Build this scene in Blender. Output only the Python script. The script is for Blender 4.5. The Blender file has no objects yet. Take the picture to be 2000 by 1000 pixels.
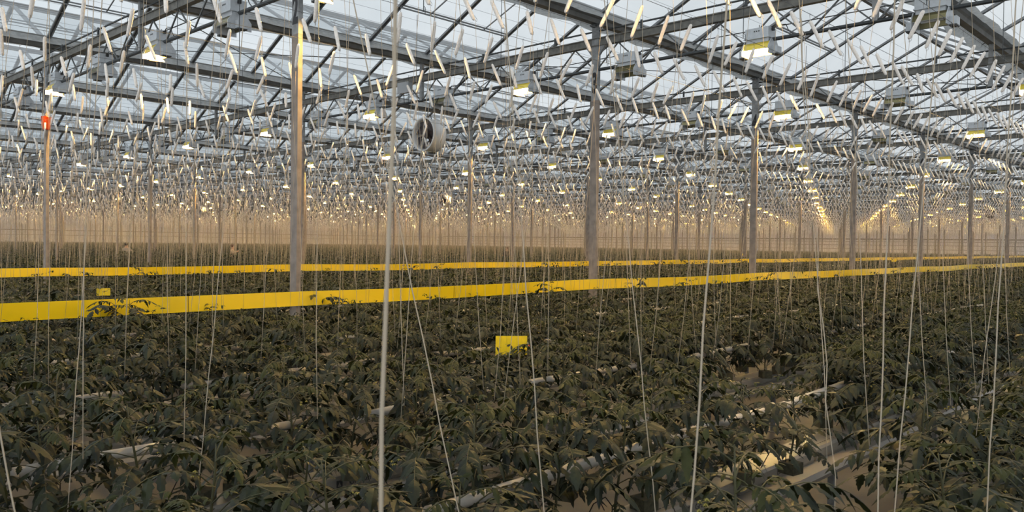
import bpy, math, random
import numpy as np
from mathutils import Vector, Matrix

random.seed(7)
rng = np.random.default_rng(11)
sc = bpy.context.scene
COL = sc.collection
PI = math.pi

# ------------------------------------------------------------------ camera
CAM_H = 2.0
YAW, PITCH, ROLL, FPX = 0.76258, 0.0165, -0.0126, 1572.0
cam_d = bpy.data.cameras.new('camera')
cam = bpy.data.objects.new('camera', cam_d)
COL.objects.link(cam)
sc.camera = cam
cam_d.sensor_fit = 'HORIZONTAL'
cam_d.sensor_width = 36.0
cam_d.lens = FPX / 2000.0 * 36.0
cam_d.clip_start = 0.05
cam_d.clip_end = 600.0
cam_d.dof.use_dof = True
cam_d.dof.focus_distance = 10.0
cam_d.dof.aperture_fstop = 13.0
_F0 = Vector((-math.sin(YAW), math.cos(YAW), 0)); _R0 = Vector((math.cos(YAW), math.sin(YAW), 0)); _U0 = Vector((0, 0, 1))
CF = _F0 * math.cos(PITCH) - _U0 * math.sin(PITCH)
_U = _U0 * math.cos(PITCH) + _F0 * math.sin(PITCH)
CR = _R0 * math.cos(ROLL) - _U * math.sin(ROLL)
CU = _U * math.cos(ROLL) + _R0 * math.sin(ROLL)
cam.matrix_world = Matrix(((CR.x, CU.x, -CF.x, 0), (CR.y, CU.y, -CF.y, 0), (CR.z, CU.z, -CF.z, CAM_H), (0, 0, 0, 1)))

# ------------------------------------------------------------------ view + world
sc.view_settings.view_transform = 'Standard'
sc.view_settings.look = 'None'
sc.view_settings.gamma = 1.0
sc.view_settings.use_curve_mapping = False
sc.view_settings.exposure = 0.0
sc.cycles.transparent_max_bounces = 24
sc.cycles.max_bounces = 6
sc.cycles.diffuse_bounces = 3
sc.cycles.glossy_bounces = 2
sc.cycles.transmission_bounces = 3
sc.cycles.sample_clamp_indirect = 4.0
sc.cycles.sample_clamp_direct = 0.0

world = bpy.data.worlds.new('overcast_sky')
sc.world = world
world.use_nodes = True
wt = world.node_tree
for n in list(wt.nodes): wt.nodes.remove(n)
wo = wt.nodes.new('ShaderNodeOutputWorld'); wb = wt.nodes.new('ShaderNodeBackground')
wtc = wt.nodes.new('ShaderNodeTexCoord'); wn = wt.nodes.new('ShaderNodeTexNoise'); wr = wt.nodes.new('ShaderNodeValToRGB')
wmap = wt.nodes.new('ShaderNodeMapping'); wmap.inputs['Scale'].default_value = (1.0, 1.0, 2.2)
wn.inputs['Scale'].default_value = 1.6; wn.inputs['Detail'].default_value = 3.0; wn.inputs['Roughness'].default_value = 0.5
wr.color_ramp.elements[0].position = 0.32; wr.color_ramp.elements[0].color = (0.55, 0.60, 0.635, 1)
wr.color_ramp.elements[1].position = 0.68; wr.color_ramp.elements[1].color = (0.90, 0.93, 0.95, 1)
wsep = wt.nodes.new('ShaderNodeSeparateXYZ')
wmr = wt.nodes.new('ShaderNodeMapRange')      # the overcast sky is brighter away from the end wall
wmr.inputs['From Min'].default_value = -0.9; wmr.inputs['From Max'].default_value = 1.0
wmr.inputs['To Min'].default_value = 1.0; wmr.inputs['To Max'].default_value = 0.50
wmul = wt.nodes.new('ShaderNodeMath'); wmul.operation = 'MULTIPLY'; wmul.inputs[1].default_value = 1.85
wt.links.new(wtc.outputs['Generated'], wmap.inputs['Vector']); wt.links.new(wmap.outputs[0], wn.inputs['Vector'])
wt.links.new(wn.outputs['Fac'], wr.inputs['Fac']); wt.links.new(wr.outputs[0], wb.inputs['Color'])
wt.links.new(wtc.outputs['Generated'], wsep.inputs[0]); wt.links.new(wsep.outputs['Y'], wmr.inputs['Value'])
wt.links.new(wmr.outputs[0], wmul.inputs[0]); wt.links.new(wmul.outputs[0], wb.inputs['Strength'])
wt.links.new(wb.outputs[0], wo.inputs[0])

# ------------------------------------------------------------------ constants of the house
X0, Y0, DX, DY = -7.39, 4.484, 8.0, 5.0
XW, YW = -131.0, 115.6                       # far side wall, end wall
Z_GUT = CAM_H + 3.24
Z_TOP = CAM_H + 2.98                         # truss top chord centre
Z_LOW = CAM_H + 2.57                         # truss lower chord centre
Z_WIRE = CAM_H + 1.95
ROWX = lambda n: -2.32 - 1.6 * n if n >= 0 else -0.95              # crop rows (n from -1)
NT = 22                                      # trusses
TY = [Y0 + DY * k for k in range(NT)]
cs, sn = math.cos(YAW), math.sin(YAW)

def dr(x, y): return (-x * sn + y * cs, x * cs + y * sn)
def topx(x, y, z):
    v = Vector((x, y, z - CAM_H)); q = v.dot(CF)
    return (1000 + FPX * v.dot(CR) / q, 500 - FPX * v.dot(CU) / q) if q > 0.05 else (-9999, -9999)
def framed(x, y, z, m=0):
    p = topx(x, y, z); return -m < p[0] < 2000 + m and -m < p[1] < 1000 + m
def inview(x, y, m=1.0, dmin=0.2):
    d, r = dr(x, y)
    return d > dmin and abs(r) < 0.636 * d + m and x > XW + 0.9 and y < YW - 0.3
def pxdir(px, py): return CF + CR * ((px - 1000) / FPX) + CU * ((500 - py) / FPX)
def at_d(px, py, d): v = pxdir(px, py) * d; return Vector((v.x, v.y, v.z + CAM_H))
ORD = ['first', 'second', 'third', 'fourth', 'fifth', 'sixth', 'seventh', 'eighth', 'ninth', 'tenth', 'eleventh', 'twelfth', 'thirteenth',
       'fourteenth', 'fifteenth', 'sixteenth', 'seventeenth', 'eighteenth', 'nineteenth', 'twentieth']
def orn(i):
    if i < 20: return ORD[i]
    n = i + 1
    return '%d%s' % (n, {1: 'st', 2: 'nd', 3: 'rd'}.get(n % 10 if n % 100 not in (11, 12, 13) else 0, 'th'))

# ------------------------------------------------------------------ materials
MAT = {}
def mat(name, col, rough=0.6, metal=0.0, noise=0.0, nscale=8.0, col2=None, emit=None, estr=0.0, transl=0.0, bump=0.0, spec=0.5):
    m = bpy.data.materials.new(name); m.use_nodes = True
    nt = m.node_tree; b = nt.nodes['Principled BSDF']
    b.inputs['Roughness'].default_value = rough; b.inputs['Metallic'].default_value = metal
    b.inputs['Specular IOR Level'].default_value = spec
    b.inputs['Base Color'].default_value = (*col, 1)
    if noise > 0 or col2 or bump > 0:
        tc = nt.nodes.new('ShaderNodeTexCoord'); nz = nt.nodes.new('ShaderNodeTexNoise')
        nz.inputs['Scale'].default_value = nscale; nz.inputs['Detail'].default_value = 4.0
        nt.links.new(tc.outputs['Object'], nz.inputs['Vector'])
        if noise > 0 or col2:
            rp = nt.nodes.new('ShaderNodeValToRGB')
            c2 = col2 or tuple(min(1, c * (1 + noise)) for c in col)
            c1 = col if col2 else tuple(c * (1 - noise) for c in col)
            rp.color_ramp.elements[0].position = 0.35; rp.color_ramp.elements[0].color = (*c1, 1)
            rp.color_ramp.elements[1].position = 0.65; rp.color_ramp.elements[1].color = (*c2, 1)
            nt.links.new(nz.outputs['Fac'], rp.inputs['Fac']); nt.links.new(rp.outputs[0], b.inputs['Base Color'])
        if bump > 0:
            bp = nt.nodes.new('ShaderNodeBump'); bp.inputs['Strength'].default_value = bump; bp.inputs['Distance'].default_value = 0.01
            nt.links.new(nz.outputs['Fac'], bp.inputs['Height']); nt.links.new(bp.outputs[0], b.inputs['Normal'])
    if emit:
        b.inputs['Emission Color'].default_value = (*emit, 1); b.inputs['Emission Strength'].default_value = estr
    if transl > 0:
        out = nt.nodes['Material Output']; tr = nt.nodes.new('ShaderNodeBsdfTranslucent'); mx = nt.nodes.new('ShaderNodeMixShader')
        src = b.inputs['Base Color'].links[0].from_socket if b.inputs['Base Color'].links else None
        if src: nt.links.new(src, tr.inputs['Color'])
        else: tr.inputs['Color'].default_value = (*col, 1)
        mx.inputs[0].default_value = transl
        nt.links.new(b.outputs[0], mx.inputs[1]); nt.links.new(tr.outputs[0], mx.inputs[2]); nt.links.new(mx.outputs[0], out.inputs[0])
    MAT[name] = m
    return m

mat('galvanised_steel', (0.10, 0.105, 0.105), 0.55, 0.1, 0.25, 30)
mat('dark_pipe', (0.045, 0.05, 0.052), 0.5, 0.3, 0.2, 20)
mat('truss_steel', (0.125, 0.12, 0.105), 0.5, 0.1, 0.25, 12)
mat('truss_white', (0.5, 0.5, 0.48), 0.5, 0.2, 0.15, 12)
mat('gutter_aluminium', (0.15, 0.148, 0.14), 0.5, 0.15, 0.2, 6)
mat('screen_cloth', (0.50, 0.51, 0.51), 0.8, 0, 0.12, 14, transl=0.5)
mat('glazing_bar', (0.20, 0.205, 0.21), 0.45, 0.1, 0.15, 10)
mat('post_upper', (0.25, 0.255, 0.255), 0.55, 0.15, 0.22, 14)
mat('post_lower', (0.24, 0.195, 0.16), 0.65, 0.0, 0.18, 10)
mat('stencil_black', (0.012, 0.012, 0.014), 0.6)
mat('twine', (0.86, 0.79, 0.72), 0.85, 0, 0.08, 60, bump=0.5)
mat('string', (0.38, 0.32, 0.24), 0.85)
mat('hook_wire', (0.20, 0.19, 0.18), 0.4, 0.6)
mat('crop_wire', (0.12, 0.12, 0.12), 0.5, 0.4)
mat('lamp_housing', (0.46, 0.48, 0.50), 0.4, 0.3, 0.06, 20)
mat('lamp_dark', (0.03, 0.03, 0.03), 0.5)
mat('reflector', (0.75, 0.58, 0.08), 0.4, 0.3)  # lit lamps only: the yellow of their glow is put into this colour
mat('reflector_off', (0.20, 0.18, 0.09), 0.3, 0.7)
mat('bulb_off', (0.85, 0.86, 0.86), 0.15)
mat('bulb_on', (1, 0.8, 0.4), 0.3, emit=(1.0, 0.61, 0.17), estr=3000.0)
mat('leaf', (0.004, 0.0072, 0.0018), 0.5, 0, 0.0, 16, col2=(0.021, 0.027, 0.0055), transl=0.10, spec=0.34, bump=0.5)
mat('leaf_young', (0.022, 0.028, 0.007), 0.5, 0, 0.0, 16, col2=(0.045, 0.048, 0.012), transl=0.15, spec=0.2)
mat('stem', (0.050, 0.048, 0.016), 0.6, 0, 0.25, 20)
mat('flower_yellow', (0.25, 0.22, 0.04), 0.6)
mat('pipe_white', (0.50, 0.46, 0.40), 0.35, 0, 0.08, 5)
mat('slab_film', (0.22, 0.20, 0.165), 0.35, 0, 0.12, 6, bump=0.2)
mat('slab_print', (0.03, 0.03, 0.03), 0.6)
mat('trough_white', (0.24, 0.22, 0.19), 0.4, 0, 0.08, 4)
mat('rockwool', (0.06, 0.055, 0.03), 0.9, 0, 0.3, 40)
mat('black_rubber', (0.015, 0.015, 0.015), 0.5)
mat('ground_sheet', (0.095, 0.085, 0.072), 0.5, 0, 0.15, 2.5, bump=0.3)
mat('card_yellow', (0.90, 0.66, 0.006), 0.45, 0, 0.04, 20, transl=0.12)
mat('grid_yellow', (0.55, 0.36, 0.01), 0.5)
mat('clip_red', (0.7, 0.06, 0.03), 0.5)
mat('bucket_orange', (0.85, 0.09, 0.02), 0.4, transl=0.2)
mat('fan_white', (0.58, 0.57, 0.55), 0.4, 0, 0.05, 8)
mat('fan_dark', (0.04, 0.03, 0.03), 0.5)
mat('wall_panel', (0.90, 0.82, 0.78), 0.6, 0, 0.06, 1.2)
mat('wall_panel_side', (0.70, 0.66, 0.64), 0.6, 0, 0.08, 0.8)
mat('wall_rail', (0.16, 0.12, 0.10), 0.6)
mat('skin', (0.45, 0.26, 0.18), 0.6)
mat('hair_dark', (0.02, 0.012, 0.01), 0.6)
mat('hair_brown', (0.10, 0.04, 0.02), 0.6)
mat('cloth_light', (0.26, 0.24, 0.22), 0.9)
mat('cloth_tan', (0.28, 0.22, 0.16), 0.9)
mat('cloth_dark', (0.05, 0.035, 0.03), 0.9)
mat('box_grey', (0.36, 0.37, 0.38), 0.5)

def tape_material():
    m = mat('tape_yellow', (0.9, 0.62, 0.003), 0.3, 0, 0, 8, transl=0.12)
    nt = m.node_tree; b = nt.nodes['Principled BSDF']
    tc = nt.nodes.new('ShaderNodeTexCoord'); sp = nt.nodes.new('ShaderNodeSeparateXYZ')
    nt.links.new(tc.outputs['Object'], sp.inputs[0])
    md = nt.nodes.new('ShaderNodeMath'); md.operation = 'PINGPONG'; md.inputs[1].default_value = 0.83
    nt.links.new(sp.outputs['Y'], md.inputs[0])
    lt = nt.nodes.new('ShaderNodeMath'); lt.operation = 'LESS_THAN'; lt.inputs[1].default_value = 0.004
    nt.links.new(md.outputs[0], lt.inputs[0])
    nz = nt.nodes.new('ShaderNodeTexNoise'); nz.inputs['Scale'].default_value = 3.0; nt.links.new(tc.outputs['Object'], nz.inputs['Vector'])
    rp = nt.nodes.new('ShaderNodeValToRGB')
    rp.color_ramp.elements[0].color = (0.90, 0.60, 0.002, 1); rp.color_ramp.elements[1].color = (0.96, 0.68, 0.004, 1)
    nt.links.new(nz.outputs['Fac'], rp.inputs['Fac'])
    mx = nt.nodes.new('ShaderNodeMix'); mx.data_type = 'RGBA'
    nt.links.new(lt.outputs[0], mx.inputs[0]); nt.links.new(rp.outputs[0], mx.inputs[6]); mx.inputs[7].default_value = (0.18, 0.10, 0.0, 1)
    nt.links.new(mx.outputs[2], b.inputs['Base Color'])
    for n in nt.nodes:
        if n.type == 'BSDF_TRANSLUCENT': nt.links.new(mx.outputs[2], n.inputs['Color'])
tape_material()

def glass_material():
    m = bpy.data.materials.new('roof_glass'); m.use_nodes = True; nt = m.node_tree
    for n in list(nt.nodes): nt.nodes.remove(n)
    o = nt.nodes.new('ShaderNodeOutputMaterial'); t = nt.nodes.new('ShaderNodeBsdfTransparent'); d = nt.nodes.new('ShaderNodeBsdfTranslucent')
    g = nt.nodes.new('ShaderNodeBsdfGlossy'); g.inputs['Roughness'].default_value = 0.08; g.inputs['Color'].default_value = (0.8, 0.85, 0.9, 1)
    tc = nt.nodes.new('ShaderNodeTexCoord'); nz = nt.nodes.new('ShaderNodeTexNoise'); nz.inputs['Scale'].default_value = 0.6; nz.inputs['Detail'].default_value = 5
    nt.links.new(tc.outputs['Object'], nz.inputs['Vector'])
    rp = nt.nodes.new('ShaderNodeValToRGB'); rp.color_ramp.elements[0].position = 0.3; rp.color_ramp.elements[0].color = (0.80, 0.83, 0.845, 1)
    rp.color_ramp.elements[1].position = 0.7; rp.color_ramp.elements[1].color = (0.95, 0.97, 0.98, 1)
    nt.links.new(nz.outputs['Fac'], rp.inputs['Fac']); nt.links.new(rp.outputs[0], t.inputs['Color'])
    d.inputs['Color'].default_value = (0.82, 0.85, 0.87, 1)
    m1 = nt.nodes.new('ShaderNodeMixShader'); m1.inputs[0].default_value = 0.22
    m2 = nt.nodes.new('ShaderNodeMixShader'); m2.inputs[0].default_value = 0.04
    nt.links.new(t.outputs[0], m1.inputs[1]); nt.links.new(d.outputs[0], m1.inputs[2])
    nt.links.new(m1.outputs[0], m2.inputs[1]); nt.links.new(g.outputs[0], m2.inputs[2]); nt.links.new(m2.outputs[0], o.inputs[0])
    MAT['roof_glass'] = m
glass_material()

# ------------------------------------------------------------------ mesh collecting
class MB:
    def __init__(s): s.v = []; s.f = []; s.m = []; s.n = 0
    def add(s, verts, faces, mi=0):
        s.v.extend([tuple(p) for p in verts])
        s.f.extend([tuple(i + s.n for i in f) for f in faces]); s.m.extend([mi] * len(faces)); s.n += len(verts)
    def box(s, x0, x1, y0, y1, z0, z1, mi=0):
        s.add([(x0, y0, z0), (x1, y0, z0), (x1, y1, z0), (x0, y1, z0), (x0, y0, z1), (x1, y0, z1), (x1, y1, z1), (x0, y1, z1)],
              [(0, 3, 2, 1), (4, 5, 6, 7), (0, 1, 5, 4), (1, 2, 6, 5), (2, 3, 7, 6), (3, 0, 4, 7)], mi)
    def tube(s, pts, r, n=6, mi=0, cap=True):
        pts = [Vector(p) for p in pts]; k = len(pts)
        rr = r if isinstance(r, (list, tuple)) else [r] * k
        up = None; V = []
        for i, p in enumerate(pts):
            t = (pts[min(i + 1, k - 1)] - pts[max(i - 1, 0)]).normalized()
            if up is None: up = Vector((0, 0, 1)) if abs(t.z) < 0.9 else Vector((1, 0, 0))
            a = t.cross(up).normalized(); b = a.cross(t).normalized(); up = b
            for j in range(n):
                q = 2 * PI * (j + 0.5) / n
                V.append(p + (a * math.cos(q) + b * math.sin(q)) * rr[i])
        F = [(i * n + j, i * n + (j + 1) % n, (i + 1) * n + (j + 1) % n, (i + 1) * n + j) for i in range(k - 1) for j in range(n)]
        if cap: F += [tuple(range(n))[::-1], tuple((k - 1) * n + j for j in range(n))]
        s.add(V, F, mi)
    def prism(s, prof, axis, a0, a1, mi=0):
        """closed profile (u, w) extruded along x or y"""
        n = len(prof); V = []
        for a in (a0, a1):
            for u, w in prof: V.append((a, u, w) if axis == 'x' else (u, a, w))
        F = [(j, (j + 1) % n, n + (j + 1) % n, n + j) for j in range(n)] + [tuple(range(n))[::-1], tuple(range(n, 2 * n))]
        s.add(V, F, mi)
    def mesh(s, name, mats, smooth=False):
        me = bpy.data.meshes.new(name); me.from_pydata(s.v, [], s.f)
        for m in mats: me.materials.append(MAT[m])
        if len(mats) > 1: me.polygons.foreach_set('material_index', s.m)
        if smooth: me.polygons.foreach_set('use_smooth', [True] * len(me.polygons))
        me.update(); return me
    def arrays(s):
        """triangles/quads as arrays for merging"""
        return np.array(s.v, dtype=np.float32), s.f, s.m

def link(name, me, parent=None, loc=None):
    o = bpy.data.objects.new(name, me); COL.objects.link(o)
    if parent is not None: o.parent = parent
    if loc is not None: o.location = loc
    return o
def empty(name, loc=(0, 0, 0)):
    o = bpy.data.objects.new(name, None); o.empty_display_size = 0.1; COL.objects.link(o); o.location = loc; return o
def tag(o, label=None, cat=None, group=None, kind=None):
    if label: o['label'] = label
    if cat: o['category'] = cat
    if group: o['group'] = group
    if kind: o['kind'] = kind
    return o
def tree_copy(o, parent=None):
    c = o.copy(); COL.objects.link(c); c.parent = parent
    for ch in list(o.children):
        tree_copy(ch, c)
    return c

def merged(name, items, mats):
    """items: list of (verts Nx3, faces padded to quads Mx4 (-1 pad), mat idx M, transforms Kx4x4) -> one mesh object"""
    VV = []; loops = []; starts = []; tot = []; mi = []; base = 0; lc = 0
    for v, f, m, T in items:
        K = len(T)
        if K == 0: continue
        v4 = np.c_[v, np.ones(len(v))].astype(np.float32)
        out = np.einsum('kij,nj->kni', T.astype(np.float32), v4)[:, :, :3]
        VV.append(out.reshape(-1, 3))
        lens = (f >= 0).sum(1); flat = f[f >= 0]
        L = (flat[None, :] + (np.arange(K) * len(v))[:, None] + base).reshape(-1)
        st = np.concatenate([[0], np.cumsum(lens)[:-1]])
        S = (st[None, :] + (np.arange(K) * len(flat))[:, None] + lc).reshape(-1)
        loops.append(L); starts.append(S); tot.append(np.tile(lens, K)); mi.append(np.tile(m, K))
        base += len(v) * K; lc += len(flat) * K
    V = np.concatenate(VV); L = np.concatenate(loops).astype(np.int32); S = np.concatenate(starts).astype(np.int32)
    Tt = np.concatenate(tot).astype(np.int32); M = np.concatenate(mi).astype(np.int32)
    me = bpy.data.meshes.new(name)
    me.vertices.add(len(V)); me.vertices.foreach_set('co', V.astype(np.float32).ravel())
    me.loops.add(len(L)); me.loops.foreach_set('vertex_index', L)
    me.polygons.add(len(S)); me.polygons.foreach_set('loop_start', S)
    for q in mats: me.materials.append(MAT[q])
    me.polygons.foreach_set('material_index', M)
    me.update(calc_edges=True)
    me.validate()
    return link(name, me)
def pack(mb, matmap=None):
    v = np.array(mb.v, dtype=np.float32); f = []
    mm = []
    for face, m in zip(mb.f, mb.m):
        if len(face) <= 4: f.append(list(face) + [-1] * (4 - len(face))); mm.append(m)
        else:
            for i in range(1, len(face) - 1): f.append([face[0], face[i], face[i + 1], -1]); mm.append(m)
    mm = np.array(mm, dtype=np.int32)
    if matmap is not None: mm = np.array([matmap[i] for i in mm], dtype=np.int32)
    return v, np.array(f, dtype=np.int64), mm
def TR(x, y, z, rz=0.0, s=1.0, tx=0.0):
    M = Matrix.Translation((x, y, z)) @ Matrix.Rotation(rz, 4, 'Z') @ Matrix.Rotation(tx, 4, 'Y') @ Matrix.Scale(s, 4)
    return np.array(M)

# ------------------------------------------------------------------ floor and walls
mb = MB(); mb.box(XW - 1, 6, -4, YW + 1, -0.1, 0.0)
tag(link('floor', mb.mesh('floor', ['ground_sheet'])), kind='structure')
def wall(name, axis, pos, a0, a1, ztop, mname):
    mb = MB()
    if axis == 'y': mb.box(a0, a1, pos, pos + 0.08, 0, ztop)
    else: mb.box(pos - 0.08, pos, a0, a1, 0, ztop)
    return tag(link(name, mb.mesh(name, [mname])), kind='structure')
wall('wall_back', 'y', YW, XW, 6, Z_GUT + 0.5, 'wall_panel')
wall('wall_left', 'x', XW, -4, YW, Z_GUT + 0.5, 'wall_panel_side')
# rails and mullions of the walls
mb = MB()
for z, h in ((3.13, 0.16), (2.78, 0.06), (2.30, 0.06), (1.75, 0.05), (4.3, 0.06)):
    mb.box(XW, 6, YW - 0.06, YW, z - h / 2, z + h / 2)
x = XW + 2
while x < 6: mb.box(x - 0.04, x + 0.04, YW - 0.06, YW, 0, Z_GUT); x += 4.0
tag(link('trim_1', mb.mesh('trim_1', ['wall_rail'])), kind='structure')
mb = MB()
for z, h in ((3.0, 0.10), (2.3, 0.06)):
    mb.box(XW, XW + 0.06, -4, YW, z - h / 2, z + h / 2)
y = 0
while y < YW: mb.box(XW, XW + 0.06, y - 0.04, y + 0.04, 0, Z_GUT); y += 5.0
tag(link('trim_2', mb.mesh('trim_2', ['wall_rail'])), kind='structure')

# ------------------------------------------------------------------ roof: gutters, glass, bars
GX = [-3.39 - 4.0 * i + 4.0 for i in range(0, 33)]           # 0.61, -3.39, -7.39 ...
GZ1 = Z_GUT + 0.19
screens = []
RZ = Z_GUT + 1.16                                            # ridge height
prof = [(-0.055, 0.0), (0.055, 0.0), (0.07, 0.06), (0.10, 0.085), (0.105, 0.175), (0.095, 0.19), (0.085, 0.19), (0.08, 0.10), (0.04, 0.07),
        (-0.04, 0.07), (-0.08, 0.10), (-0.085, 0.19), (-0.095, 0.19), (-0.105, 0.175), (-0.10, 0.085), (-0.07, 0.06)]
def gutter_span(x):
    y0, y1 = None, None
    for i in range(0, 1160):
        y = i * 0.1
        if inview(x, y, 3.0):
            if y0 is None: y0 = y
            y1 = y
    return y0, y1
gi = 0
for x in GX:
    sp = gutter_span(x)
    if sp[0] is None: continue
    ya = max(-1.0, sp[0] - 3)
    mb = MB(); mb.prism(prof, 'y', ya - 0, YW)
    o = link('roof_gutter', mb.mesh('roof_gutter', ['gutter_aluminium']), loc=(x, 0, Z_GUT))
    tag(o, 'long grey aluminium roof gutter, %s counted from the right side of the house' % orn(gi), 'gutter', 'roof gutters running toward the end wall')
    gi += 1
# glazing per bay
for i in range(len(GX) - 1):
    xa, xb = GX[i], GX[i + 1]; xm = (xa + xb) / 2
    sp = gutter_span(xm)
    if sp[0] is None and i > 1: continue
    ya = max(-3.0, (sp[0] or 0) - 12.0); ya = math.floor(ya / 1.25) * 1.25 + (Y0 % 1.25)
    g = MB()
    g.add([(xa - 0.1, ya, GZ1), (xa - 0.1, YW, GZ1), (xm, YW, RZ), (xm, ya, RZ)], [(0, 1, 2, 3)])
    g.add([(xb + 0.1, ya, GZ1), (xb + 0.1, YW, GZ1), (xm, YW, RZ), (xm, ya, RZ)], [(3, 2, 1, 0)])
    o = tag(link('ceiling', g.mesh('ceiling', ['roof_glass'])), kind='structure')
    sl = (RZ - GZ1) / (xm - xa - 0.1)
    fs = MB()
    for xe, q in ((xa + 0.1, 1), (xb - 0.1, -1)):
        V = []
        nn = int((min(YW, ya + 70) - ya) / 0.35)
        for a in range(nn + 1):
            yy = ya + a * 0.35
            wv = 0.22 + 0.03 * math.sin(a * 1.9 + i)
            V += [(xe, yy, GZ1 - 0.02), (xe + q * wv * 0.5, yy, GZ1 + sl * wv * 0.5 - 0.10 + 0.012 * math.sin(a * 2.7)), (xe + q * wv, yy, GZ1 + sl * wv - 0.05)]
        fs.add(V, [(3 * a + c, 3 * a + 3 + c, 3 * a + 4 + c, 3 * a + 1 + c) for a in range(nn) for c in (0, 1)])
    if i < 16:
        o = link('folded_screen', fs.mesh('folded_screen', ['screen_cloth'], True))
        tag(o, 'pale folded shade screen gathered along the gutters of glass bay %d' % (i + 1), 'screen', 'folded shade screens')
    b = MB()
    # ridge
    b.box(xm - 0.035, xm + 0.035, ya, YW, RZ - 0.07, RZ + 0.02)
    far = sp[0] is not None and dr(xm, (sp[0] + 6))[0] > 60
    y = ya; j = 0
    while y < YW - 0.1:
        if not far or j % 2 == 0:
            for (xe, side) in ((xa - 0.1, 1), (xb + 0.1, -1)):
                w = 0.022
                for off in (-0.026, 0.026) if not far else (0,):
                    hw = 0.010 if not far else 0.02
                    p = [(xe, y + off - hw, GZ1 - 0.05), (xe, y + off + hw, GZ1 - 0.05), (xe, y + off + hw, GZ1 - 0.01), (xe, y + off - hw, GZ1 - 0.01),
                         (xm, y + off - hw, RZ - 0.05), (xm, y + off + hw, RZ - 0.05), (xm, y + off + hw, RZ - 0.01), (xm, y + off - hw, RZ - 0.01)]
                    b.add(p, [(0, 1, 5, 4), (1, 2, 6, 5), (2, 3, 7, 6), (3, 0, 4, 7)])
                if not far:
                    p = [(xe, y - 0.022, GZ1 - 0.012), (xe, y + 0.022, GZ1 - 0.012), (xm, y + 0.022, RZ - 0.012), (xm, y - 0.022, RZ - 0.012)]
                    b.add(p, [(0, 1, 2, 3)])
        # vent sash every fourth pair, on alternating sides
        if j % 4 == 1:
            xe, t0 = ((xa - 0.1) if (j // 4 + i) % 2 else (xb + 0.1)), 0.45
            px_, pz_ = xe + (xm - xe) * t0, GZ1 + (RZ - GZ1) * t0 - 0.05
            for dz in (0.0, 0.045):
                b.box(px_ - 0.012, px_ + 0.012, y, y + 2.5, pz_ - 0.02 + dz, pz_ + dz)
            for yy in (y + 0.62, y + 1.88):
                b.tube([(px_, yy, pz_), (xm, yy + 0.0, RZ - 0.16)], 0.012, 4)
        y += 1.25; j += 1
    tag(link('trim_%d' % (3 + i), b.mesh('trim', ['glazing_bar'])), kind='structure')
# wind bracing rods in some bays
br = 0
for i in (1, 2, 3, 4, 5, 6, 7):
    for k in range(0, 8):
        if (i + k) % 3 != 0: continue
        xa, xb = GX[i], GX[i + 1]; y0 = TY[k]
        if not inview((xa + xb) / 2, y0 + 2.5, 3.0): continue
        mb = MB()
        mb.tube([(xa, y0, GZ1 - 0.12), (xb, y0 + 5, GZ1 - 0.12)], 0.008, 5); mb.tube([(xb, y0, GZ1 - 0.14), (xa, y0 + 5, GZ1 - 0.14)], 0.008, 5)
        tag(link('bracing_rod', mb.mesh('bracing_rod', ['dark_pipe'])),
            'thin crossed bracing rods under glass bay %d behind truss number %d' % (i, k + 2), 'bracing', 'crossed roof bracing rods')
        br += 1

# ------------------------------------------------------------------ text meshes
def text_mesh(name, body, size, matname, ext=0.0015, bold=0.0, sx=1.0):
    cu = bpy.data.curves.new(name, 'FONT'); cu.body = body; cu.size = size; cu.extrude = ext; cu.offset = bold
    cu.align_x = 'CENTER'; cu.align_y = 'CENTER'
    o = bpy.data.objects.new(name, cu); COL.objects.link(o)
    dg = bpy.context.evaluated_depsgraph_get(); dg.update()
    me = bpy.data.meshes.new_from_object(o.evaluated_get(dg)); me.name = name
    bpy.data.objects.remove(o); bpy.data.curves.remove(cu)
    me.materials.clear(); me.materials.append(MAT[matname])
    co = np.zeros(len(me.vertices) * 3, np.float32); me.vertices.foreach_get('co', co); co = co.reshape(-1, 3)
    co[:, 0] *= sx
    # stand the text up: x right, z up, facing -y
    out = np.c_[co[:, 0], -co[:, 2], co[:, 1]]
    me.vertices.foreach_set('co', out.astype(np.float32).ravel()); me.update()
    return me

# ------------------------------------------------------------------ posts
ZP = CAM_H + 2.12
up = MB(); up.box(-0.0625, 0.0625, -0.026, 0.026, 0, Z_GUT - ZP - 0.02)
lo = MB(); lo.box(-0.0625, 0.0625, -0.026, 0.026, 0, ZP)
cap = MB(); cap.box(-0.09, 0.09, -0.05, 0.05, -0.02, 0.0); cap.box(-0.03, 0.03, -0.10, 0.10, -0.05, -0.02)
fl = MB(); fl.box(-0.11, 0.11, -0.09, 0.09, 0, 0.02)
GUS = []
for s in (-1, 1):
    gus = MB(); GUS.append(gus); gus.add([(s * 0.0625, -0.02, 0), (s * 0.18, -0.02, 0), (s * 0.0625, -0.02, -0.14), (s * 0.0625, 0.02, 0), (s * 0.18, 0.02, 0), (s * 0.0625, 0.02, -0.14)],
            [(0, 1, 2), (3, 5, 4), (0, 3, 4, 1), (1, 4, 5, 2), (2, 5, 3, 0)])
me_up = up.mesh('upper_post', ['post_upper']); me_lo = lo.mesh('lower_post', ['post_lower']); me_cap = cap.mesh('cap_plate', ['galvanised_steel'])
me_fl = fl.mesh('base_plate', ['galvanised_steel']); me_gus = [g_.mesh('gusset', ['post_upper']) for g_ in GUS]
NUM = {}
posts = []
for c in range(0, 16):
    for k in range(NT):
        x, y = X0 - DX * c, TY[k]
        if inview(x, y, 0.8, 0.5): posts.append((dr(x, y)[0], c, k, x, y))
posts.sort()
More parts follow.
